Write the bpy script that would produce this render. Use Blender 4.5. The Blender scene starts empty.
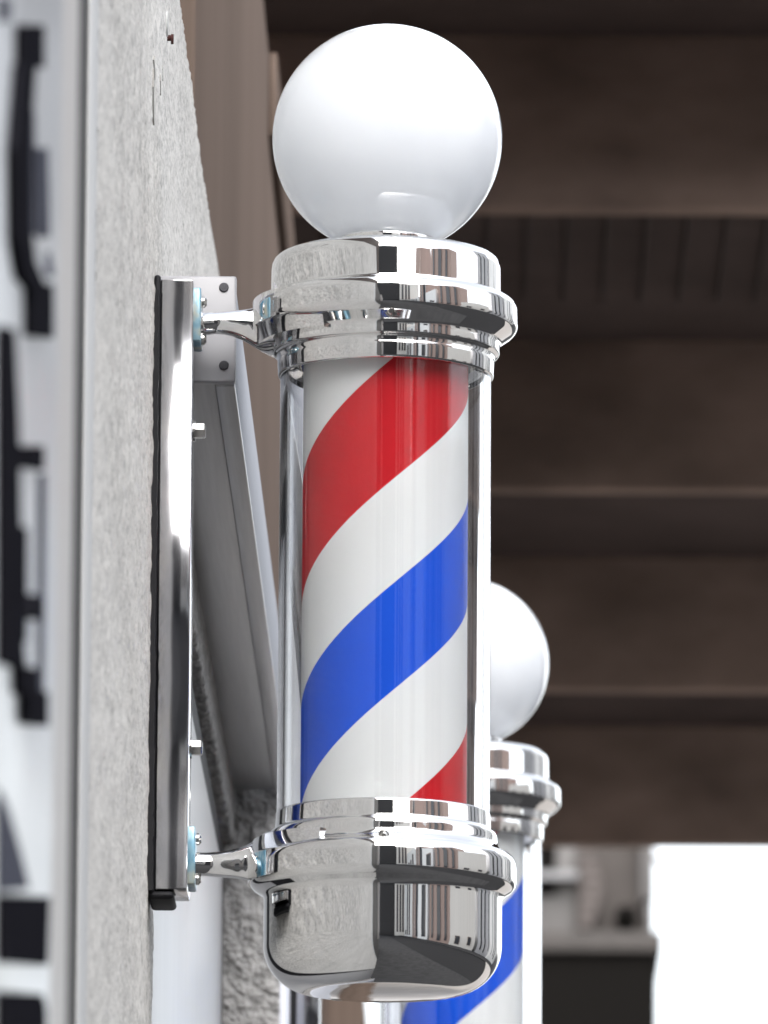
import bpy, bmesh, math, random
from mathutils import Vector, Matrix
random.seed(7)
C = bpy.context.scene.collection
sc = bpy.context.scene

# ------------------------------------------------------------------ camera
F = 8600.0                                   # focal length in picture heights/1024
PITCH = math.atan(1638/8600); ROLL = math.radians(.35); YAW = .0115
CM = Matrix.Rotation(YAW, 3, 'Z') @ Matrix.Rotation(math.pi/2+PITCH, 3, 'X') @ Matrix.Rotation(ROLL, 3, 'Z')
CP = Vector((0, 0, 1.6))
def at(px, py, ax, v):                       # the point of the plane axis=v seen at a picture position
    d = CM @ Vector(((px-384)/F, (512-py)/F, -1))
    return CP + d*((v-CP[ax])/d[ax])

cam = bpy.data.cameras.new('camera'); co = bpy.data.objects.new('camera', cam); C.objects.link(co)
co.matrix_world = Matrix.Translation(CP) @ CM.to_4x4()
cam.sensor_fit = 'VERTICAL'; cam.sensor_height = 24; cam.lens = F*24/1024
cam.clip_start = .1; cam.clip_end = 2000
cam.dof.use_dof = True; cam.dof.focus_distance = 6.95
cam.dof.aperture_fstop = cam.lens/1000/.0165
sc.camera = co

# ------------------------------------------------------------------ materials
def mat(name, rgb=(.5,.5,.5), rough=.5, metal=0, **kw):
    m = bpy.data.materials.new(name); m.use_nodes = True
    b = m.node_tree.nodes['Principled BSDF']
    b.inputs['Base Color'].default_value = (*rgb, 1)
    b.inputs['Roughness'].default_value = rough
    b.inputs['Metallic'].default_value = metal
    for k, v in kw.items(): b.inputs[k.replace('_', ' ')].default_value = v
    return m
class N:                                      # small node helper
    def __init__(s, m):
        s.m = m; s.t = m.node_tree; s.b = s.t.nodes['Principled BSDF']
        s.tc = s.t.nodes.new('ShaderNodeTexCoord')
    def new(s, k, **kw):
        n = s.t.nodes.new(k)
        for a, v in kw.items():
            if a in n.inputs: n.inputs[a].default_value = v
            else: setattr(n, a, v)
        return n
    def link(s, a, b): s.t.links.new(a, b)
    def coords(s, scale=(1,1,1)):
        mp = s.new('ShaderNodeMapping'); mp.inputs['Scale'].default_value = scale
        s.link(s.tc.outputs['Object'], mp.inputs['Vector']); return mp.outputs['Vector']
    def noise(s, vec, scale, detail=4, rough=.55):
        n = s.new('ShaderNodeTexNoise'); n.inputs['Scale'].default_value = scale
        n.inputs['Detail'].default_value = detail; n.inputs['Roughness'].default_value = rough
        s.link(vec, n.inputs['Vector']); return n.outputs['Fac']
    def ramp(s, fac, stops):
        r = s.new('ShaderNodeValToRGB'); e = r.color_ramp.elements
        while len(e) < len(stops): e.new(.5)
        for i, (p, c) in enumerate(stops):
            e[i].position = p; e[i].color = (*c, 1) if len(c) == 3 else c
        s.link(fac, r.inputs['Fac']); return r.outputs['Color']
    def mix(s, fac, a, b, mode='MIX'):
        n = s.new('ShaderNodeMix', data_type='RGBA', blend_type=mode)
        if isinstance(fac, (int, float)): n.inputs[0].default_value = fac
        else: s.link(fac, n.inputs[0])
        for i, v in ((6, a), (7, b)):
            if isinstance(v, tuple): n.inputs[i].default_value = (*v, 1)
            else: s.link(v, n.inputs[i])
        return n.outputs[2]
    def bump(s, h, strength, dist):
        n = s.new('ShaderNodeBump'); n.inputs['Strength'].default_value = strength
        n.inputs['Distance'].default_value = dist
        s.link(h, n.inputs['Height']); s.link(n.outputs['Normal'], s.b.inputs['Normal'])
    def color(s, c): s.link(c, s.b.inputs['Base Color'])
    def rough(s, fac, lo, hi):
        n = s.new('ShaderNodeMapRange'); n.inputs['To Min'].default_value = lo; n.inputs['To Max'].default_value = hi
        s.link(fac, n.inputs['Value']); s.link(n.outputs['Result'], s.b.inputs['Roughness'])

def m_chrome(name='chrome', base=(.84,.84,.835), lo=.012, hi=.05):
    m = mat(name, base, .03, 1); n = N(m)
    v = n.coords(); a = n.noise(v, 60, 5); n.rough(a, lo, hi)
    n.bump(n.noise(v, 14, 2), .02, .01)
    return m
CHROME = m_chrome()
def m_polished():
    m = mat('polished_steel', (.62,.63,.66), .08, 1); n = N(m)
    v = n.coords((1,1,.35)); a = n.noise(v, 16, 5, .6)
    n.color(n.ramp(a, [(.38,(.46,.47,.50)),(.5,(.54,.54,.56)),(.60,(.62,.61,.60))]))
    n.rough(a, .06, .20)
    sep = n.new('ShaderNodeSeparateXYZ'); n.link(n.tc.outputs['Object'], sep.inputs[0])
    def M(op, p, q):                          # slight bowing of the long sheet, as thin polished steel has
        kk = n.new('ShaderNodeMath', operation=op)
        for ii, v in enumerate((p, q)):
            if v is None: continue
            if isinstance(v, (int, float)): kk.inputs[ii].default_value = v
            else: n.link(v, kk.inputs[ii])
        return kk.outputs[0]
    w = M('MULTIPLY', M('SINE', M('MULTIPLY', M('SUBTRACT', sep.outputs['Z'], .405), 2*math.pi/.30), None), -.0095)
    nz = M('MULTIPLY', n.noise(n.coords((1.5,.1,1)), 9, 1.5), .0022)
    n.bump(M('ADD', w, nz), 1, 1)
    return m
POLISHED = m_polished()
def m_brushed(name, base, rough, metal=1):
    m = mat(name, base, rough, metal); n = N(m)
    a = n.noise(n.coords((40,1,40)), 8, 4)
    n.color(n.mix(.25, base, n.ramp(a, [(.3, tuple(c*.7 for c in base)), (.7, tuple(min(1,c*1.2) for c in base))])))
    return m
BRUSHED = m_brushed('brushed_aluminium', (.48,.48,.485), .40)
CAPW = mat('painted_metal_cap', (.35,.35,.37), .4)
SCREW = mat('dark_screw_steel', (.10,.10,.11), .35, .8)
STEELB = mat('bolt_steel', (.55,.54,.52), .25, 1)
RUBBER = mat('black_rubber', (.010,.010,.012), .6, Specular_IOR_Level=.2)
def m_flange():
    m = mat('film_covered_steel', (.4,.5,.55), .3, .4); n = N(m)
    a = n.noise(n.coords(), 55, 2)
    n.color(n.ramp(a, [(.38,(.06,.22,.34)),(.55,(.25,.38,.44)),(.68,(.50,.47,.36))])); return m
FLANGE = m_flange()

def m_globe():
    m = mat('white_acrylic_globe', (.53,.555,.59), .06)
    b = m.node_tree.nodes['Principled BSDF']
    b.inputs['Subsurface Weight'].default_value = 1
    b.inputs['Subsurface Radius'].default_value = (1,1,1)
    b.inputs['Subsurface Scale'].default_value = .35
    b.inputs['Specular IOR Level'].default_value = .5
    return m
GLOBE = m_globe()

def m_tube():                                 # thick clear acrylic
    m = bpy.data.materials.new('clear_acrylic_tube'); m.use_nodes = True; t = m.node_tree; t.nodes.clear()
    o = t.nodes.new('ShaderNodeOutputMaterial'); gl = t.nodes.new('ShaderNodeBsdfGlass')
    gl.inputs['IOR'].default_value = 1.42; gl.inputs['Roughness'].default_value = 0; gl.inputs['Color'].default_value = (1,1,1,1)
    t.links.new(gl.outputs[0], o.inputs[0]); return m
TUBE = m_tube()

def m_stucco():
    m = mat('fine_stucco', (.55,.54,.515), .9); n = N(m)
    big = n.noise(n.coords((1,.3,1)), 5, 4)
    base = n.ramp(big, [(.3,(.60,.585,.55)),(.7,(.68,.665,.63))])
    pit = n.noise(n.coords((1,.45,1)), 260, 3, .7)
    dens = n.noise(n.coords((1,.35,.8)), 11, 3)
    thr = n.new('ShaderNodeMath', operation='MULTIPLY_ADD'); n.link(dens, thr.inputs[0]); thr.inputs[1].default_value = .30; n.link(pit, thr.inputs[2])
    f = n.ramp(thr.outputs[0], [(.60,(0,0,0)),(.80,(.50,.50,.50))])
    c = n.mix(f, base, (.20,.195,.185))
    streak = n.noise(n.coords((1,1,.06)), 26, 3)
    n.color(n.mix(n.ramp(streak, [(.58,(0,0,0)),(.78,(.35,.35,.35))]), c, (.30,.29,.27)))
    return m
STUCCO = m_stucco()
def m_coarse():
    m = mat('coarse_stucco', (.40,.39,.38), .85); n = N(m)
    a = n.noise(n.coords((1,.5,1)), 85, 4, .55)
    n.color(n.ramp(a, [(.36,(.27,.265,.258)),(.6,(.47,.46,.45))])); n.bump(a, 1, .022); return m
COARSE = m_coarse()
def m_painted(name, rgb, var=.12, rough=.5, scale=(1,1,.2), s=12, spec=.5):
    m = mat(name, rgb, rough, Specular_IOR_Level=spec); n = N(m)
    a = n.noise(n.coords(scale), s, 5)
    n.color(n.ramp(a, [(.3, tuple(c*(1-var) for c in rgb)), (.7, tuple(c*(1+var) for c in rgb))])); return m
PANEL = m_painted('white_panel_paint', (.305,.305,.308), .05, .35)
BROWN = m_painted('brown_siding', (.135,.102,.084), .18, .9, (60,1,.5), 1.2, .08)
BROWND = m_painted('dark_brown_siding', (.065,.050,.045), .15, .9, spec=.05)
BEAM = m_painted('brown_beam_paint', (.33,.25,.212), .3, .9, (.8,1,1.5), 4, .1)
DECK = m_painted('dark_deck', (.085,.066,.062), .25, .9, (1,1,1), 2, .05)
BOARD = m_painted('sign_face_paint', (.27,.265,.27), .04, .3)
BFRAME = m_painted('beige_sign_frame', (.46,.42,.385), .08, .5, (1,.3,.1), 20)
LETTER = mat('black_letter_paint', (.016,.016,.020), .9, Specular_IOR_Level=0)
LETTERB = mat('slate_edge_and_glint', (.095,.10,.125), .8, Specular_IOR_Level=0)
JOINT = m_painted('dark_joint', (.05,.048,.045), .5, .9, (1,1,.3), 30)
NAIL = mat('rusty_nail', (.05,.014,.012), .9)

def m_stripes(bounds, period, lead):
    """red, white, blue, white bands wound round the cylinder; v = height + lead*angle/turn"""
    m = mat('striped_print', (.8,.8,.8), .5, Specular_IOR_Level=.15); n = N(m)
    sep = n.new('ShaderNodeSeparateXYZ'); n.link(n.tc.outputs['Object'], sep.inputs[0])
    def M(op, a, b=None):
        k = n.new('ShaderNodeMath', operation=op)
        for i, v in enumerate((a, b)):
            if v is None: continue
            if isinstance(v, (int, float)): k.inputs[i].default_value = v
            else: n.link(v, k.inputs[i])
        return k.outputs[0]
    ang = M('ARCTAN2', sep.outputs['X'], M('MULTIPLY', sep.outputs['Y'], -1))   # 0 at the street-end side, + to the right
    v = M('SUBTRACT', sep.outputs['Z'], M('MULTIPLY', ang, lead/(2*math.pi)))
    v = M('DIVIDE', v, period); fr = M('FRACT', M('ADD', v, 100.0))
    r = n.new('ShaderNodeValToRGB'); r.color_ramp.interpolation = 'CONSTANT'; e = r.color_ramp.elements
    while len(e) < len(bounds): e.new(.5)
    for i, (p, c) in enumerate(bounds): e[i].position = p; e[i].color = (*c, 1)
    n.link(fr, r.inputs['Fac']); n.color(r.outputs['Color']); return m

# ------------------------------------------------------------------ mesh helpers
def link(name, me, m, parent=None, org=(0,0,0)):
    me.materials.append(m)
    o = bpy.data.objects.new(name, me); C.objects.link(o)
    if parent is not None: o.parent = parent
    else: o.location = org
    return o
def finish(bm, name, m, parent=None, org=Vector((0,0,0)), smooth=False, ang=35):
    bmesh.ops.translate(bm, verts=bm.verts, vec=-Vector(org))
    bmesh.ops.recalc_face_normals(bm, faces=bm.faces)
    me = bpy.data.meshes.new(name); bm.to_mesh(me); bm.free()
    if smooth:
        for p in me.polygons: p.use_smooth = True
        me.set_sharp_from_angle(angle=math.radians(ang))
    return link(name, me, m, parent, org)
def add_box(bm, x0, x1, y0, y1, z0, z1, bev=0, seg=2):
    t = bmesh.new()
    vs = [t.verts.new((x,y,z)) for x in (x0,x1) for y in (y0,y1) for z in (z0,z1)]
    for f in ((0,1,3,2),(4,6,7,5),(0,4,5,1),(2,3,7,6),(0,2,6,4),(1,5,7,3)): t.faces.new([vs[i] for i in f])
    bmesh.ops.recalc_face_normals(t, faces=t.faces)
    if bev: bmesh.ops.bevel(t, geom=list(t.edges), offset=bev, segments=seg, affect='EDGES', profile=.5)
    me = bpy.data.meshes.new('t'); t.to_mesh(me); t.free(); bm.from_mesh(me); bpy.data.meshes.remove(me)
def box(name, b, m, parent=None, org=Vector((0,0,0)), bev=0, seg=2):
    bm = bmesh.new(); add_box(bm, *b, bev=bev, seg=seg)
    return finish(bm, name, m, parent, org, bool(bev), 50)
def add_cyl(bm, p, q, r, seg=20, r2=None, bev=0):
    p, q = Vector(p), Vector(q); d = (q-p); L = d.length
    rot = d.to_track_quat('Z', 'Y').to_matrix().to_4x4()
    rings = []
    prof = [(r,0),(r2 if r2 is not None else r, L)] if not bev else [(r,0),(r,L-bev),(r-bev,L)]
    for rr, h in prof:
        rings.append([bm.verts.new(p + rot @ Vector((rr*math.cos(2*math.pi*i/seg), rr*math.sin(2*math.pi*i/seg), h))) for i in range(seg)])
    for a, b in zip(rings, rings[1:]):
        for i in range(seg): bm.faces.new((a[i], a[(i+1)%seg], b[(i+1)%seg], b[i]))
    bm.faces.new(rings[0][::-1]); bm.faces.new(rings[-1])
def prism(bm, pts, ax, v0, v1):              # polygon given as 3-D points, pushed along an axis from v0 to v1
    a, b = [], []
    for p in pts:
        p = list(p); p[ax] = v0; a.append(bm.verts.new(p)); p[ax] = v1; b.append(bm.verts.new(p))
    k = len(pts)
    bm.faces.new(a[::-1]); bm.faces.new(b)
    for i in range(k): bm.faces.new((a[i], a[(i+1)%k], b[(i+1)%k], b[i]))
def fillet(pts, seg=5):                       # profile [(r, z, fillet radius)]
    out = []
    for i, p in enumerate(pts):
        f = p[2] if len(p) > 2 else 0
        if not f or i in (0, len(pts)-1): out.append((p[0], p[1])); continue
        P0, P1, P2 = Vector(pts[i-1][:2]), Vector(p[:2]), Vector(pts[i+1][:2])
        a, b = (P0-P1), (P2-P1)
        f = min(f, a.length*.49, b.length*.49)
        A, B = P1+a.normalized()*f, P1+b.normalized()*f
        for k in range(seg+1):
            t = k/seg; q = A*(1-t)**2 + P1*2*t*(1-t) + B*t*t; out.append((q.x, q.y))
    return out
def lathe(name, prof, m, parent, c, org, seg=160, ang=28):
    bm = bmesh.new(); rings = []
    for r, z in prof:
        if r < 1e-6: rings.append([bm.verts.new((c[0], c[1], z))]); continue
        rings.append([bm.verts.new((c[0]+r*math.cos(2*math.pi*i/seg), c[1]+r*math.sin(2*math.pi*i/seg), z)) for i in range(seg)])
    for a, b in zip(rings, rings[1:]):
        for i in range(seg):
            j = (i+1) % seg
            if len(a) == 1 and len(b) == 1: continue
            if len(a) == 1: bm.faces.new((a[0], b[j], b[i]))
            elif len(b) == 1: bm.faces.new((a[i], a[j], b[0]))
            else: bm.faces.new((a[i], a[j], b[j], b[i]))
    return finish(bm, name, m, parent, org, True, ang)
def thing(name, label, cat, loc, group=None):
    o = bpy.data.objects.new(name, None); o.empty_display_size = .05; C.objects.link(o)
    o.location = loc; o['label'] = label; o['category'] = cat
    if group: o['group'] = group
    return o
def tag(o, label, cat, group=None):
    o['label'] = label; o['category'] = cat
    if group: o['group'] = group
    return o
def structure(o): o['kind'] = 'structure'; return o

# ------------------------------------------------------------------ places
YP = 6.555                                    # the pole's axis, along the wall
G = at(387.4, 139, 1, YP); AX = G.x
def zy(y): return at(387-(y-130)*.007, y, 1, YP).z
PX = 1/1278.0                                 # metres per pixel at the pole
XW = at(150, 600, 1, YP-.035).x               # plane of the wall
XP = XW + (at(464, 663, 2, G.z).x - AX)       # face of the stucco pier farther along

# ------------------------------------------------------------------ ground
bm = bmesh.new(); add_box(bm, -60, 200, -200, 400, -.3, 0)
m = mat('asphalt', (.035,.035,.037), .95, Specular_IOR_Level=.05); n = N(m); a = n.noise(n.coords(), 40, 5); n.color(n.ramp(a, [(.3,(.020,.020,.022)),(.7,(.034,.034,.034))])); n.bump(a, .3, .01)
structure(finish(bm, 'road', m))
PAVE = m_painted('paving', (.045,.045,.046), .2, .95, (1,1,1), 6, 0)
structure(box('pavement', (-60, 1.7, -40, 60, .001, .13), PAVE, bev=.015))
structure(box('far_pavement', (6.2, 8.0, -40, 60, .001, .13), PAVE, bev=.015))
structure(box('canopy_bounce_slab', (-4, 6.1, 12.5, 38, .131, .15), m_painted('pale_bounce_slab', (.34,.32,.30), .1, .9, (1,1,1), 3)))  # unseen pale slab added to bounce light up under the canopy

# ------------------------------------------------------------------ barber pole
BASE = Vector((AX, YP, zy(994)))
pole = thing('barber_pole', 'nearer, larger chrome barber pole with white globe and red, white and blue stripes', 'barber pole', BASE, 'barber poles along the shopfront')

# striped cylinder
P1 = PX*.99/math.cos(PITCH)                   # metres of height per pixel
RI = 82*PX
zc = zy(607.7)                                # height of the white/blue edge facing the street end
period = 451*P1; lead = period
# going up from the blue's lower edge: blue, white, red, white
RED, WHT, BLU = (.54,.004,.012), (.77,.80,.805), (.001,.085,.68)
def frac(y): return y
zb0 = zy(697+15.6)                            # lower edge of the blue
bh = (zc-zb0)/period; w1 = (zy(503)-zb0)/period; rh = (zy(382)-zb0)/period
STRIPE = m_stripes([(0, BLU), (bh, WHT), (w1, RED), (rh, WHT)], period, lead)
so = Vector((AX, YP, zb0))
bm = bmesh.new(); z0, z1 = zy(905), zy(345)
NS = 128
for z in (z0, z1): pass
lo = [bm.verts.new((AX+RI*math.cos(2*math.pi*i/NS), YP+RI*math.sin(2*math.pi*i/NS), z0)) for i in range(NS)]
hi = [bm.verts.new((AX+RI*math.cos(2*math.pi*i/NS), YP+RI*math.sin(2*math.pi*i/NS), z1)) for i in range(NS)]
for i in range(NS): bm.faces.new((lo[i], lo[(i+1)%NS], hi[(i+1)%NS], hi[i]))
bm.faces.new(lo[::-1]); bm.faces.new(hi)
stripe = finish(bm, 'striped_cylinder', STRIPE, pole, so, True)
stripe.location = so - BASE

# clear tube
RO, RN = 105*PX, 98*PX
zt0, zt1 = zy(823), zy(366)
lathe('clear_tube', [(RN, zt0), (RO, zt0), (RO, zt1), (RN, zt1), (RN, zt0)], TUBE, pole, (AX, YP), BASE)

# upper assembly
def pr(pts): return fillet([(p[0]*PX, zy(p[1]), (p[2] if len(p) > 2 else 0)*PX) for p in pts])
top = lathe('top_cap', pr([(0,258),(60,258),(114.5,257,15),(115,300,2.5),(124,301,4),(131,307,7),(131,329,3),(127,334,4),(114,343,3),
                           (113,346,2),(113,355,2),(108,357,1.5),(107.5,361,1.5),(108,364,2),(107,378,2.5),(103,379,2),(96,372,2),(92,366),(92,362),(84,340),(0,338)]), CHROME, pole, (AX, YP), BASE)
lathe('globe_seat', pr([(51,260),(51,241,3),(47,237,3),(40,237)]), CHROME, pole, (AX, YP), BASE, 96)
# globe
prof = []
RG = .0900
for k in range(65):
    a = math.radians(-65 + 155*k/64); prof.append((max(0, RG*math.cos(a)), G.z + RG*math.sin(a)))
prof[-1] = (0, G.z+RG)
lathe('globe', prof, GLOBE, pole, (AX, YP), BASE, 128, 60)

# lower assembly
BOWL = [((70+47*math.cos(math.pi/2*k/20))*PX, zy(946+47*math.sin(math.pi/2*k/20))) for k in range(1, 21)] + [(r*PX, zy(993.2+(1-(r/70)**2)*1.2)) for r in (60,50,40,30,20,10,0)]
low = lathe('bottom_cap', pr([(0,838),(84,838),(90,822),(100,815),(105.5,813,2.5),(106.5,832,2.5),(111,833,2.5),(112.5,837,3),(113,847,4),(117,852,6),(128,857,6),(131,864,5),(131,885,3),(128,890,3),(118.5,896,2),
                              (117,900,2),(117,946)]) + BOWL, CHROME, pole, (AX, YP), BASE, ang=40)

# screws set in the chrome, facing the street end
def cap_screw(parent, ang, r, y, s=3.0):
    a = math.radians(ang); d = Vector((math.sin(a), -math.cos(a), -.25)).normalized()
    p = Vector((AX+math.sin(a)*r*PX, YP-math.cos(a)*r*PX, zy(y)))
    bm = bmesh.new(); add_cyl(bm, p-d*.006, p+d*1.2*PX, (s+3.2)*PX, 24, bev=.0006); add_cyl(bm, p+d*1.0*PX, p+d*4.2*PX, (s+1.2)*PX, 24, bev=.0012); add_cyl(bm, p+d*4.1*PX, p+d*4.6*PX, s*.75*PX, 6)
    finish(bm, 'screw', STEELB, parent, BASE, True, 30)
cap_screw(top, 3, 121, 336); cap_screw(top, -117, 121, 336); cap_screw(top, 123, 121, 336)
cap_screw(low, 1, 118, 853, 2.4); cap_screw(low, -119, 118, 853, 2.4); cap_screw(low, 121, 118, 853, 2.4)

# mounting channel on the wall
YN = YP-.036; YB = YP+.030
XF = at(190, 600, 1, YN).x                    # front face of the channel
pz1, pz0 = at(172, 279, 1, YN).z, at(172, 889, 1, YN).z
bm = bmesh.new()                              # folded sheet: the near face turns slightly towards the street
prism(bm, [(XW+.006, YN, 0), (XF, YN+.0014, 0), (XF, YB, 0), (XW+.006, YB, 0)], 2, pz0, pz1)
bmesh.ops.bevel(bm, geom=list(bm.edges), offset=.0011, segments=2, affect='EDGES', profile=.5)
chan = finish(bm, 'mounting_channel', POLISHED, pole, BASE, True, 50)
gz1, gz0 = at(160, 275, 1, YN).z, at(160, 899, 1, YN).z
bm = bmesh.new(); add_box(bm, XW+.0005, XW+.0056, YN-.002, YB+.004, gz0+.004, gz1, bev=.0022, seg=3)
rg = random.Random(3); zs = []; z = gz0+.006
while z < gz1-.004: zs.append(z); z += rg.uniform(.003, .012)
edge = [(XW+.0004, 0, zz) for zz in zs]       # sealant squeezed out along the near edge, its rim uneven
rim = [(XW+.0046+rg.uniform(-.0007,.0009), 0, zz) for zz in zs]
prism(bm, edge + rim[::-1], 1, YN-.0065, YN-.001)
add_box(bm, XW+.001, XF-.010, YN-.001, YB, gz0, pz0-.0015, bev=.0035, seg=3)
finish(bm, 'gasket', RUBBER, chan, BASE, True, 60)
for y in (431, 748):
    zb = at(194, y, 1, YP).z; bm = bmesh.new()
    add_cyl(bm, (XF-.002, YP, zb), (XF+.0095, YP, zb), .0062, 6, bev=.001)
    add_cyl(bm, (XF-.001, YP, zb), (XF+.0015, YP, zb), .0085, 20)
    finish(bm, 'bolt', STEELB, chan, BASE, True, 30)

# arms: flange on the channel, cast arm flaring into the collar
def arm(name, sections, fy0, fy1, screws):
    bm = bmesh.new(); rings = []; NR = 40
    fine = []                                 # smooth the cast shape through its stations (Catmull-Rom)
    for i in range(len(sections)-1):
        q = [sections[max(0, min(len(sections)-1, i+d))] for d in (-1, 0, 1, 2)]
        for k in range(4):
            t = k/4
            fine.append(tuple(.5*(2*b+(c-a)*t+(2*a-5*b+4*c-d)*t*t+(3*b-a-3*c+d)*t**3) if 2 < i else b+(c-b)*t for a, b, c, d in zip(*q)))
    sections = fine + [sections[-1]]
    for px, ya, yb, wy in sections:          # pixel x, top and bottom y, half-width along the wall (m)
        x = at(px, 400, 1, YP).x; za, zb = zy(ya), zy(yb); zm, hz = (za+zb)/2, (za-zb)/2
        ring = []
        for i in range(NR):
            a = 2*math.pi*i/NR; ca, sa = math.cos(a), math.sin(a); e = 1.0
            ring.append(bm.verts.new((x, YP+wy*math.copysign(abs(ca)**e, ca), zm+hz*math.copysign(abs(sa)**e, sa))))
        rings.append(ring)
    for a, b in zip(rings, rings[1:]):
        for i in range(NR): bm.faces.new((a[i], a[(i+1)%NR], b[(i+1)%NR], b[i]))
    bm.faces.new(rings[0][::-1]); bm.faces.new(rings[-1])
    o = finish(bm, name, CHROME, pole, BASE, True, 50)
    box('flange', (XF-.0005, XF+.0055, YP-.022, YP+.022, zy(fy1), zy(fy0)), FLANGE, o, BASE, .0012)
    for y in screws:
        z = zy(y); bm = bmesh.new(); add_cyl(bm, (XF+.004, YP, z), (XF+.0095, YP, z), .0046, 16, bev=.0018); finish(bm, 'screw', STEELB, o, BASE, True, 30)
    return o
arm('upper_arm', [(195,309,341,.017),(199,311,339,.016),(203,313.5,336,.010),(214,313.2,334.5,.0085),(228,312,336,.0085),(240,310.5,340,.0085),(250,309,345,.0085),(258,307,350,.009),(265,304,353,.015),(272,300,355,.022),(285,297,356,.034)], 294, 347, (303,340))
arm('lower_arm', [(190,849,882,.017),(195,851,880,.016),(199,853.5,876.5,.010),(212,853.5,877,.0085),(226,852,878,.0085),(238,850,879,.0085),(248,847,880,.0085),(256,843,882,.009),(263,838,884,.015),(270,833,886,.022),(284,829,893,.042)], 831, 889, (840,880))
# cast collar lugs the arms grow out of
for par, ya, yb, yc, yd in ((top, 304, 331, 333, 347), (low, 860, 885, 842, 858)):
    bm = bmesh.new(); NR = 36; rings = []
    zs = [(zy(ya), 1), (zy((ya*2+yb)/3), 1.0), (zy(yb), 1), (zy(yc), .97), (zy(yd), .90)] if par is top else [(zy(yc), .90), (zy(yd), .97), (zy(ya), 1), (zy(yb), 1)]
    for z, k in zs:
        ring = []
        for i in range(NR):
            a = math.radians(120 + 120*i/(NR-1)); u = (a-math.pi)/math.radians(60)
            r = (126 + 7*max(0, 1-u*u)*k - (1-k)*60*(1 if abs(u) > .2 else .8))*PX
            ring.append(bm.verts.new((AX+r*math.cos(a), YP+r*math.sin(a), z)))
        ring.append(bm.verts.new((AX-60*PX, YP, z))); rings.append(ring)
    L = len(rings[0])
    for a, b in zip(rings, rings[1:]):
        for i in range(L): bm.faces.new((a[i], a[(i+1)%L], b[(i+1)%L], b[i]))
    bm.faces.new(rings[0][::-1]); bm.faces.new(rings[-1])
    finish(bm, 'lug', CHROME, par, BASE, True, 40)

# second pole: the same thing farther along, on the pier
def copy_tree(o, parent=None):
    c = o.copy(); C.objects.link(c)
    if parent is not None: c.parent = parent
    for ch in list(o.children): copy_tree(ch, c)
    return c
G2 = at(464, 663, 2, G.z)
p2 = copy_tree(pole)
p2.location = BASE + (G2-G); p2['label'] = 'smaller-looking barber pole farther back, half hidden behind the nearer striped pole'
for ch in p2.children:
    if ch.name.startswith('striped_cylinder'): ch.location.z += 85*P1

# ------------------------------------------------------------------ walls
YG = at(82, 512, 0, XW).y; YE = at(152.5, 950, 0, XW).y
YPF = at(229, 1000, 0, XW).y                  # front of the pier
HT = 3.372; HL = at(208, 722, 0, XW).z        # wall top and lintel bottom
bm = bmesh.new()
pts = [(0, YG, .13), (0, YE, .13), (0, YE, HL), (0, YPF+.02, HL), (0, YPF+.02, at(217,260,0,XW).z), (0, at(217,260,0,XW).y, at(217,260,0,XW).z), (0, 7.72, 3.367), (0, at(195.4,127,0,XW).y, at(195.4,127,0,XW).z), (0, 7.2, 3.366), (0, at(179.6,0,0,XW).y, at(179.6,0,0,XW).z), (0, YG, 3.40)]
prism(bm, pts, 0, XW-.16, XW)
WB = Vector((XW-.08, 6.0, .13))
wall = thing('stucco_wall', 'pale grey speckled stucco wall that the nearer barber pole is mounted on', 'wall', WB)
finish(bm, 'wall_face', STUCCO, wall, WB)
import numpy as np
def relief(name, m, parent, org, x, y0, y1, z0, z1, dy, dz, amp, cell, keep, seed):
    # plaster skin: a fine grid whose points stand out by a few layers of smoothed random heights
    ny, nz = int((y1-y0)/dy)+1, int((z1-z0)/dz)+1
    rs = np.random.RandomState(seed); H = np.zeros((ny, nz))
    Y = np.linspace(y0, y1, ny); Z = np.linspace(z0, z1, nz)
    for c, a in ((cell, 1.0), (cell*2.3, .8), (cell*.55, .5), (cell*30, 1.2)):
        g = rs.rand(int((y1-y0)/c)+3, int((z1-z0)/c)+3)
        fy, fz = (Y-y0)/c, (Z-z0)/c
        iy, iz = fy.astype(int), fz.astype(int); ty, tz = fy-iy, fz-iz
        ty, tz = (ty*ty*(3-2*ty))[:,None], (tz*tz*(3-2*tz))[None,:]
        q = lambda a_, b_: g[np.ix_(iy+a_, iz+b_)]
        H += a*((q(0,0)*(1-ty)+q(1,0)*ty)*(1-tz) + (q(0,1)*(1-ty)+q(1,1)*ty)*tz - .5)
    H = amp*np.sign(H)*np.abs(H)**.9
    YY, ZZ = np.meshgrid(Y, Z, indexing='ij')
    co_ = np.stack([x+H, YY, ZZ], -1).reshape(-1, 3) - np.array(org)
    ok = keep(YY, ZZ); idx = np.arange(ny*nz).reshape(ny, nz)
    fk = ok[:-1,:-1] & ok[1:,:-1] & ok[:-1,1:] & ok[1:,1:]
    F_ = np.stack([idx[:-1,:-1], idx[1:,:-1], idx[1:,1:], idx[:-1,1:]], -1)[fk]
    used = np.unique(F_); mp = np.full(ny*nz, -1); mp[used] = np.arange(len(used))
    co_, F_ = co_[used], mp[F_]
    me = bpy.data.meshes.new(name); me.vertices.add(len(co_)); me.vertices.foreach_set('co', co_.ravel())
    me.loops.add(F_.size); me.loops.foreach_set('vertex_index', F_.ravel())
    me.polygons.add(len(F_)); me.polygons.foreach_set('loop_start', np.arange(0, F_.size, 4)); me.polygons.foreach_set('loop_total', np.full(len(F_), 4))
    me.polygons.foreach_set('use_smooth', np.ones(len(F_), bool)); me.update(calc_edges=True); me.validate()
    return link(name, me, m, parent, org)
relief('plaster_skin', STUCCO, wall, WB, XW+.0008, YG+.118, 8.072, 2.25, 3.368, .0045, 0.0026, .0013, .0075,
       lambda y, z: (y < YE) | (z > HL+.08), 5)
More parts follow.
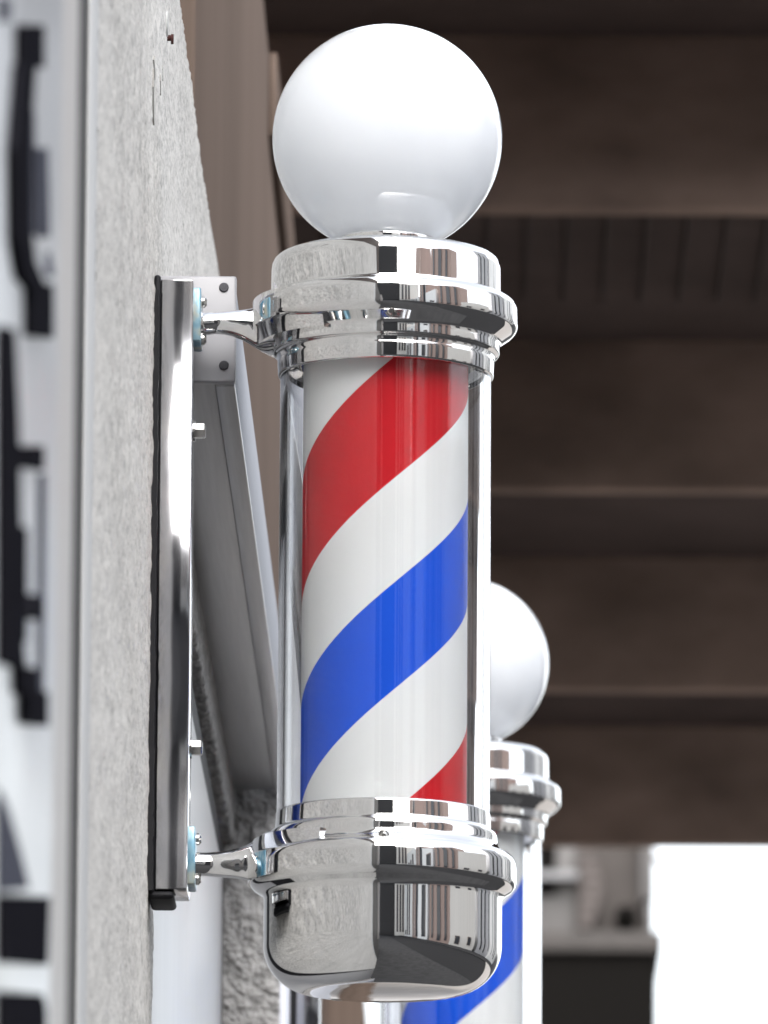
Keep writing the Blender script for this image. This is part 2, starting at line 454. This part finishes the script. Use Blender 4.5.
p = at(165.5, 38, 0, XW)
bm = bmesh.new(); add_cyl(bm, (XW-.005, p.y, p.z), (XW+.005, p.y, p.z), .0025, 12); add_cyl(bm, (XW+.0045, p.y, p.z-.001), (XW+.0065, p.y, p.z-.001), .0042, 12)
finish(bm, 'nail', NAIL, wall, WB, True)
bm = bmesh.new(); add_cyl(bm, (XW-.004, p.y-.03, p.z+.004), (XW+.003, p.y-.03, p.z+.004), .012, 16, .010)
finish(bm, 'filler_patch', m_painted('filler', (.42,.43,.42), .1, .9), wall, WB, True)
STAIN = m_painted('damp_stain', (.36,.35,.325), .3, .95, (1,1,.2), 30)
bm = bmesh.new()
for x, ya, yb, w in ((152.5,58,78,.022),(151.8,70,124,.014),(160.5,66,80,.010),(158.5,75,95,.006)):
    q0 = at(x, ya, 0, XW); q1 = at(x, yb, 0, XW)
    k = [(0, q0.y-w*.3, q0.z), (0, q0.y+w*.7, q0.z-.006), (0, q0.y+w*.8, (q0.z+q1.z)/2), (0, q1.y+w*.3, q1.z), (0, q1.y-w*.2, q1.z+.004), (0, q0.y-w*.8, (q0.z*.6+q1.z*.4))]
    prism(bm, k, 0, XW-.001, XW+.0019)
finish(bm, 'drip_stain', STAIN, wall, WB)
# rounded edge strip beside the joint
bm = bmesh.new(); add_box(bm, XW-.10, XW+.0012, YG, YG+.12, .13, 3.40, bev=.001); finish(bm, 'edge_trim', m_painted('smooth_render', (.48,.485,.48), .05, .8), wall, WB, True)

box('lintel', (XW-.10, XW+.004, YE+.02, YPF+.01, HL-.002, HL+.10), COARSE, wall, WB, .004)

# white panel filling the opening
YQ = at(155.5, 950, 0, XW).y
pl = thing('white_panel', 'smooth white painted panel below the shutter box, left of the rough stucco pier', 'panel', Vector((XW-.03, (YQ+YPF)/2, .13)))
po = Vector(pl.location)
box('panel_sheet', (XW-.05, XW-.004, YQ, YPF-.12, .14, HL-.045), PANEL, pl, po, .003)
box('panel_frame', (XW-.09, XW-.0065, YE+.003, YPF-.003, .14, HL-.006), RUBBER, pl, po, .002)

# pier
pw = thing('stucco_pier', 'rough dark grey stucco pier beside the white panel, carrying the farther pole', 'pier', Vector((XP-.1, YPF+.6, .13)))
pwo = Vector(pw.location)
Y2 = at(310, 1000, 0, XP).y
box('pier_core', (XW-.2, XP-.006, YPF, Y2, .13, 2.99), COARSE, pw, pwo, .004)
box('side_cladding', (XP-.0059, XP, YPF+.012, Y2-.003, .13, 2.985), m_painted('pale_cladding', (.60,.62,.68), .06, .4), pw, pwo, .001)

# shutter box
YS = 6.598
bx1 = at(236, 330, 1, YS).x; bz0 = at(236, 381, 1, YS).z; bz1 = at(236, 276, 1, YS).z
sb = thing('shutter_box', 'long brushed metal shutter box fixed along the wall behind the nearer pole', 'shutter box', Vector((XW, YS, bz0)))
sbo = Vector(sb.location)
box('housing', (XW+.001, bx1-.005, YS+.012, YPF-.012, bz0+.004, bz1-.003), BRUSHED, sb, sbo, .0015)
xs = bx1-.0165
box('bottom_lip', (xs, bx1-.001, YS+.012, YPF-.013, bz0-.002, bz0+.0035), BRUSHED, sb, sbo, .001)
box('front_trim', (bx1-.0049, bx1-.001, YS+.012, YPF-.013, bz0+.0042, bz1-.004), mat('satin_trim', (.36,.375,.41), .6, Specular_IOR_Level=.15), sb, sbo, .001)
ec = box('end_cap', (XW+.0005, bx1, YS, YS+.011, bz0-.001, bz1), CAPW, sb, sbo, .0018)
for y in (287.5, 365.5):
    q = at(224, y, 1, YS); bm = bmesh.new()
    add_cyl(bm, (q.x, YS+.002, q.z), (q.x, YS-.0015, q.z), .0038, 18, bev=.0006)
    add_box(bm, q.x-.0024, q.x+.0024, YS-.0019, YS-.0012, q.z-.0005, q.z+.0005); add_box(bm, q.x-.0005, q.x+.0005, YS-.0020, YS-.0012, q.z-.0024, q.z+.0024)
    finish(bm, 'screw', SCREW, ec, sbo, True, 30)

# ------------------------------------------------------------------ sign board near the camera
XB = XW+.045; YS0 = 3.3; YS1 = at(75, 512, 0, XW).y; YS2 = at(73, 512, 0, XB+.002).y
sg = thing('sign_board', 'blurred white sign board with raised black characters at the left edge', 'sign', Vector((XB-.03, 3.8, 1.9)))
sgo = Vector(sg.location)
YF = at(47, 512, 0, XB).y
box('sign_frame', (XW-.08, XB+.002, YS0, YS2, 1.9, 3.40), BFRAME, sg, sgo, .004)
box('sign_face', (XB-.03, XB+.0045, YS0+.05, YF, 1.95, 3.35), BOARD, sg, sgo, .001)
XS = XB+.0046
chars = [
 ([[(15,25),(36,25),(36,68),(15,66)], [(13,64),(27,66),(23,130),(23,228),(27,262),(36,284),(31,297),(14,278),(7,240),(6,150)], [(24,284),(44,284),(44,338),(24,336)]],
  [[(36,148),(45,148),(47,236),(38,238)], [(27,110),(31,112),(33,235),(28,235)], [(46,252),(50,276),(45,275)], [(-2,-4),(6,0),(5,20),(-2,22)]]),
 ([[(20,446),(36,446),(36,470),(20,468)], [(-4,326),(6,330),(10,420),(12,530),(4,600),(-4,600)], [(8,525),(18,528),(17,642),(8,640)], [(-4,600),(10,604),(16,668),(-4,664)], [(12,666),(28,668),(28,696),(12,694)], [(18,690),(37,692),(37,726),(18,724)], [(23,594),(32,598),(31,620),(22,616)]],
  [[(38,474),(43,474),(41,700),(37,700)]]),
 ([[(-4,895),(42,897),(40,965),(-4,963)], [(-4,992),(34,994),(38,1010),(37,1060),(-4,1060)]],
  [[(24,932),(30,932),(28,946),(23,945)], [(-4,790),(4,806),(16,848),(26,888),(-4,892)]]),  # small slate patch inside the block is a glint drawn as colour
]
for bl, sl in chars:
    bm = bmesh.new()
    for k, s in enumerate(bl): prism(bm, [at(x, y, 0, XS) for x, y in s], 0, XS-.003, XS+.004+.0003*k)
    ch = finish(bm, 'character', LETTER, sg, sgo)
    for k, s in enumerate(sl):
        bm = bmesh.new(); prism(bm, [at(x, y, 0, XS) for x, y in s], 0, XS-.003, XS+.0015+.0003*k)
        finish(bm, 'character_edge_and_glint', LETTERB, ch, sgo)
# joint between sign and wall
box('joint', (XW-.12, XW-.0005, 3.4, YG+.01, .14, 3.38), JOINT, wall, WB)

# ------------------------------------------------------------------ upper wall of the building
YU = at(195.5, 60, 0, XW-.004).y; HU = 4.09
uw = thing('brown_building', 'brown boarded upper storey rising behind the pale stucco wall', 'building', Vector((XW-.5, 8, .13)))
uo = Vector(uw.location)
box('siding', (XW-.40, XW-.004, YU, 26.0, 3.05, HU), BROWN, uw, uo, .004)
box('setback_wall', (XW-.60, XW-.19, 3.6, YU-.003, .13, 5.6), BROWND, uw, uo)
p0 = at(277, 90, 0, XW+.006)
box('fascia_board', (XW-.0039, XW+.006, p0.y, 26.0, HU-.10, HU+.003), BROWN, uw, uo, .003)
box('shading_block', (XW-4.0, XW-.62, 3.6, 30, .13, 7), BROWND, uw, uo)  # mass added behind the wall for the sun and sky it blocks

# ------------------------------------------------------------------ canopy over the street farther on
cn = thing('canopy', 'dark brown canopy of heavy cross beams above the street behind the poles', 'canopy', Vector((1.0, 17, 4.8)))
cno = Vector(cn.location)
ZB, ZD = 4.80, 5.10
ys = [at(600, y, 2, ZB).y for y in (210, 490, 690, 845)]
XL = XW-.30
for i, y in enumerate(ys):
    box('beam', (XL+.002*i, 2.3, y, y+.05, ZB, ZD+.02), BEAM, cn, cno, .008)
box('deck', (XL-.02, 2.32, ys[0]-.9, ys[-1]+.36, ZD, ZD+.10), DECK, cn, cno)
bm = bmesh.new()
for k in range(34):
    x = XL + .05 + k*.0735
    add_box(bm, x, x+.0035, ys[0]+.055, ys[0]+2.1, ZD-.012, ZD-.002); 
finish(bm, 'deck_seam', mat('seam_dark', (.068,.053,.050), .9), cn, cno)
YPST = ys[0]+.3
xa, xb = at(321, 10, 1, YPST).x, at(371, 10, 1, YPST).x
box('post', (xa, xb, YPST, YPST+.12, .13, ZD-.001), BROWN, cn, cno, .006)

# ------------------------------------------------------------------ far building and cable
YFB = 42.0
def fp(x, y): return at(x, y, 1, YFB)
fb = thing('far_building', 'blurred distant building with a window and projecting balcony, against the white sky', 'building', Vector((fp(520,1000).x, YFB+1, 0)))
fo = Vector(fb.location)
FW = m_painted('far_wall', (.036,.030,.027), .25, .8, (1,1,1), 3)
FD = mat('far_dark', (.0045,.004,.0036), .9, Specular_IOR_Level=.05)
FL = m_painted('far_trim', (.085,.08,.078), .1, .6)
xl = fp(380, 900).x; xr = fp(652, 900).x
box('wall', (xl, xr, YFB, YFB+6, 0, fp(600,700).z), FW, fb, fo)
w = box('window', (fp(535,900).x, fp(577,900).x, YFB-.06, YFB-.002, fp(550,940).z, fp(550,800).z), FL, fb, fo, .01)
box('pane', (fp(537,900).x, fp(556,900).x, YFB-.075, YFB-.062, fp(550,897).z, fp(550,800).z), FD, w, fo)
box('sill', (fp(530,900).x, fp(577,900).x, YFB-.20, YFB-.077, fp(550,884).z, fp(550,877).z), mat('far_white', (.17,.17,.175), .5), w, fo)
bm = bmesh.new()
for k in range(7):                            # bulging plaster scroll beside the window
    a0 = k/7; y = 855+ k*11
    add_box(bm, fp(578,900).x, fp(590+12*math.sin(math.pi*(k+.5)/7),900).x, YFB-.12, YFB-.002, fp(580,y+10.8).z, fp(580,y).z, bev=.006)
finish(bm, 'pilaster', m_painted('far_plaster', (.065,.054,.050), .15, .8), fb, fo, True)
box('downpipe', (fp(640,900).x, fp(654,900).x, YFB-.12, YFB-.003, fp(640,903).z, fp(640,700).z), FL, fb, fo, .01)
box('downpipe', (fp(646,900).x, fp(653,900).x, YFB-.12, YFB-.003, fp(640,946).z, fp(640,905).z), FL, fb, fo, .01)
box('lamp', (fp(615,900).x, fp(636,900).x, YFB-.25, YFB-.003, fp(640,930).z, fp(640,912).z), FD, fb, fo, .03)
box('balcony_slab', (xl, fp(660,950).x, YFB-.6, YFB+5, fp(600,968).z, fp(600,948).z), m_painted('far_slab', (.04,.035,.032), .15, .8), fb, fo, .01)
box('recess_shade', (xl, fp(655,950).x, YFB-.55, YFB-.005, fp(600,1250).z, fp(600,969).z), FD, fb, fo, .01)  # near-black colour stands for the shaded recess under the slab

bm = bmesh.new(); pts = [at(700-600*0+90*k-200, 862+36*k-60 - 8*math.sin(math.pi*k/6), 1, 60.0) for k in range(-1, 7)]
for a, b in zip(pts, pts[1:]): add_cyl(bm, a, b, .03, 8)
tag(finish(bm, 'overhead_cable', mat('cable', (.25,.25,.26), .6), None, pts[0], True), 'thin overhead cable crossing the white sky at lower right', 'cable')

# ------------------------------------------------------------------ far side of the street (mirrored in the chrome)
def shop(name, label, y0, y1, h, wall_m, nwin, floors, gm, x0=8.0):
    b = thing(name, label, 'building', Vector((x0+2, (y0+y1)/2, 0)), 'buildings across the street')
    o = Vector(b.location)
    box('wall', (x0, x0+5, y0, y1-.05, 0, h), wall_m, b, o)
    rn = random.Random(name + label)
    cuts = sorted(y0+.25+(y1-y0-.5)*(k+rn.uniform(-.28,.28))/nwin for k in range(nwin+1))
    for a, c in zip(cuts, cuts[1:]):
        k0, k1 = a+(c-a)*rn.uniform(.15,.42), c-(c-a)*rn.uniform(.15,.42)
        zb, zt = rn.uniform(.6,1.4), h-rn.uniform(.5,1.6)
        fr = box('window', (x0-.08, x0-.002, k0, k1, zb, zt), gm, b, o)
        box('pane', (x0-.095, x0-.081, k0+.06, k1-.06, zb+.06, zt-.06), GLASSD, fr, o)
    return b
GLASSD = mat('dark_glass', (.05,.052,.058), .2)
TRIMW = mat('window_trim', (.75,.75,.73), .5)
TRIMD = mat('window_trim_dark', (.22,.16,.13), .5)
WHITEW = m_painted('white_render', (.85,.85,.83), .05, .7)
PINK = m_painted('pink_brick', (.38,.28,.24), .15, .8)
BEIGE = m_painted('beige_tile', (.68,.65,.60), .08, .6)
GREYW = m_painted('grey_render', (.45,.45,.46), .1, .8)
for nm, y0, y1, h, wm, nw, fl, tm, x0 in (
    ('white rendered building nearest the end of the street, mirrored in the chrome', -14, -8.2, 6.0, WHITEW, 3, 2, TRIMD, 8.0),
    ('narrow pinkish brick building across the street mirrored in the chrome', -8.2, -5.0, 9.0, PINK, 2, 3, TRIMW, 8.2),
    ('low white building between two brick ones, mirrored in the chrome', -5.0, -1.6, 6.0, WHITEW, 1, 2, TRIMD, 7.9),
    ('wide brown brick building straight across the street, mirrored in the chrome', -1.2, 3.4, 7.6, PINK, 3, 2, TRIMD, 8.1),
    ('beige tiled building across the street mirrored in the chrome', 3.4, 8.2, 4.5, BEIGE, 2, 2, TRIMD, 8.0),
    ('grey rendered building across the street mirrored in the chrome', 8.9, 13, 8.0, GREYW, 3, 2, TRIMW, 8.2),
    ('tall white building across the street mirrored in the chrome', 13, 20, 7.0, WHITEW, 4, 2, TRIMW, 8.0)):
    shop('street_building', nm, y0, y1, h, wm, nw, fl, tm, x0)
DARKW = m_painted('dark_block_paint', (.022,.020,.020), .15, .7)
e = thing('dark_reflection_block', 'unseen dark block added behind the viewer to darken the chrome reflections', 'building', Vector((0, -16, 0)))
box('wall', (-4, 4.6, -20, -16, 0, 14), DARKW, e, Vector(e.location))  # made-up block, sized to put a dark stripe into the chrome

e = thing('street_building', 'unseen beige block added beside the dark one to fill the bright gap in the reflections', 'building', Vector((8, -18, 0)), 'buildings across the street')
eo = Vector(e.location)
box('wall', (4.7, 12, -22, -15.5, 0, 11), BEIGE, e, eo)  # added to cover the white sky gap mirrored in tube and chrome
for x in (5.3, 6.5, 7.6):
    fr = box('window', (x, x+.7, -15.498, -15.42, 3.2, 9.6), TRIMD, e, eo); box('pane', (x+.07, x+.63, -15.419, -15.40, 3.3, 9.5), GLASSD, fr, eo)

# ------------------------------------------------------------------ light
wd = bpy.data.worlds.new('World'); sc.world = wd; wd.use_nodes = True; t = wd.node_tree
sky = t.nodes.new('ShaderNodeTexSky'); sky.sky_type = 'NISHITA'; sky.sun_disc = False
EL, AZ = math.radians(42), math.radians(176)  # overcast: broad soft sun up behind the viewer, towards the street
sky.sun_elevation = EL; sky.sun_rotation = AZ; sky.dust_density = 3; sky.air_density = 1.0; sky.ozone_density = 1
hs = t.nodes.new('ShaderNodeHueSaturation'); hs.inputs['Saturation'].default_value = .28
bg = t.nodes['Background']; bg.inputs['Strength'].default_value = .15
t.links.new(sky.outputs[0], hs.inputs['Color']); t.links.new(hs.outputs[0], bg.inputs['Color'])
sl = bpy.data.lights.new('sun', 'SUN'); sl.energy = .5; sl.angle = math.radians(60); sl.color = (1,.985,.96)
s = bpy.data.objects.new('sun', sl); C.objects.link(s)
sd = Vector((math.sin(AZ)*math.cos(EL), math.cos(AZ)*math.cos(EL), math.sin(EL)))
s.rotation_euler = (-sd).to_track_quat('-Z', 'Y').to_euler(); s.location = (0,0,12)

sc.view_settings.view_transform = 'Standard'; sc.view_settings.look = 'None'
sc.view_settings.exposure = 1.92; sc.view_settings.gamma = 1
cy = sc.cycles
cy.use_denoising = True; cy.max_bounces = 12; cy.transparent_max_bounces = 16; cy.glossy_bounces = 6
cy.sample_clamp_indirect = 10
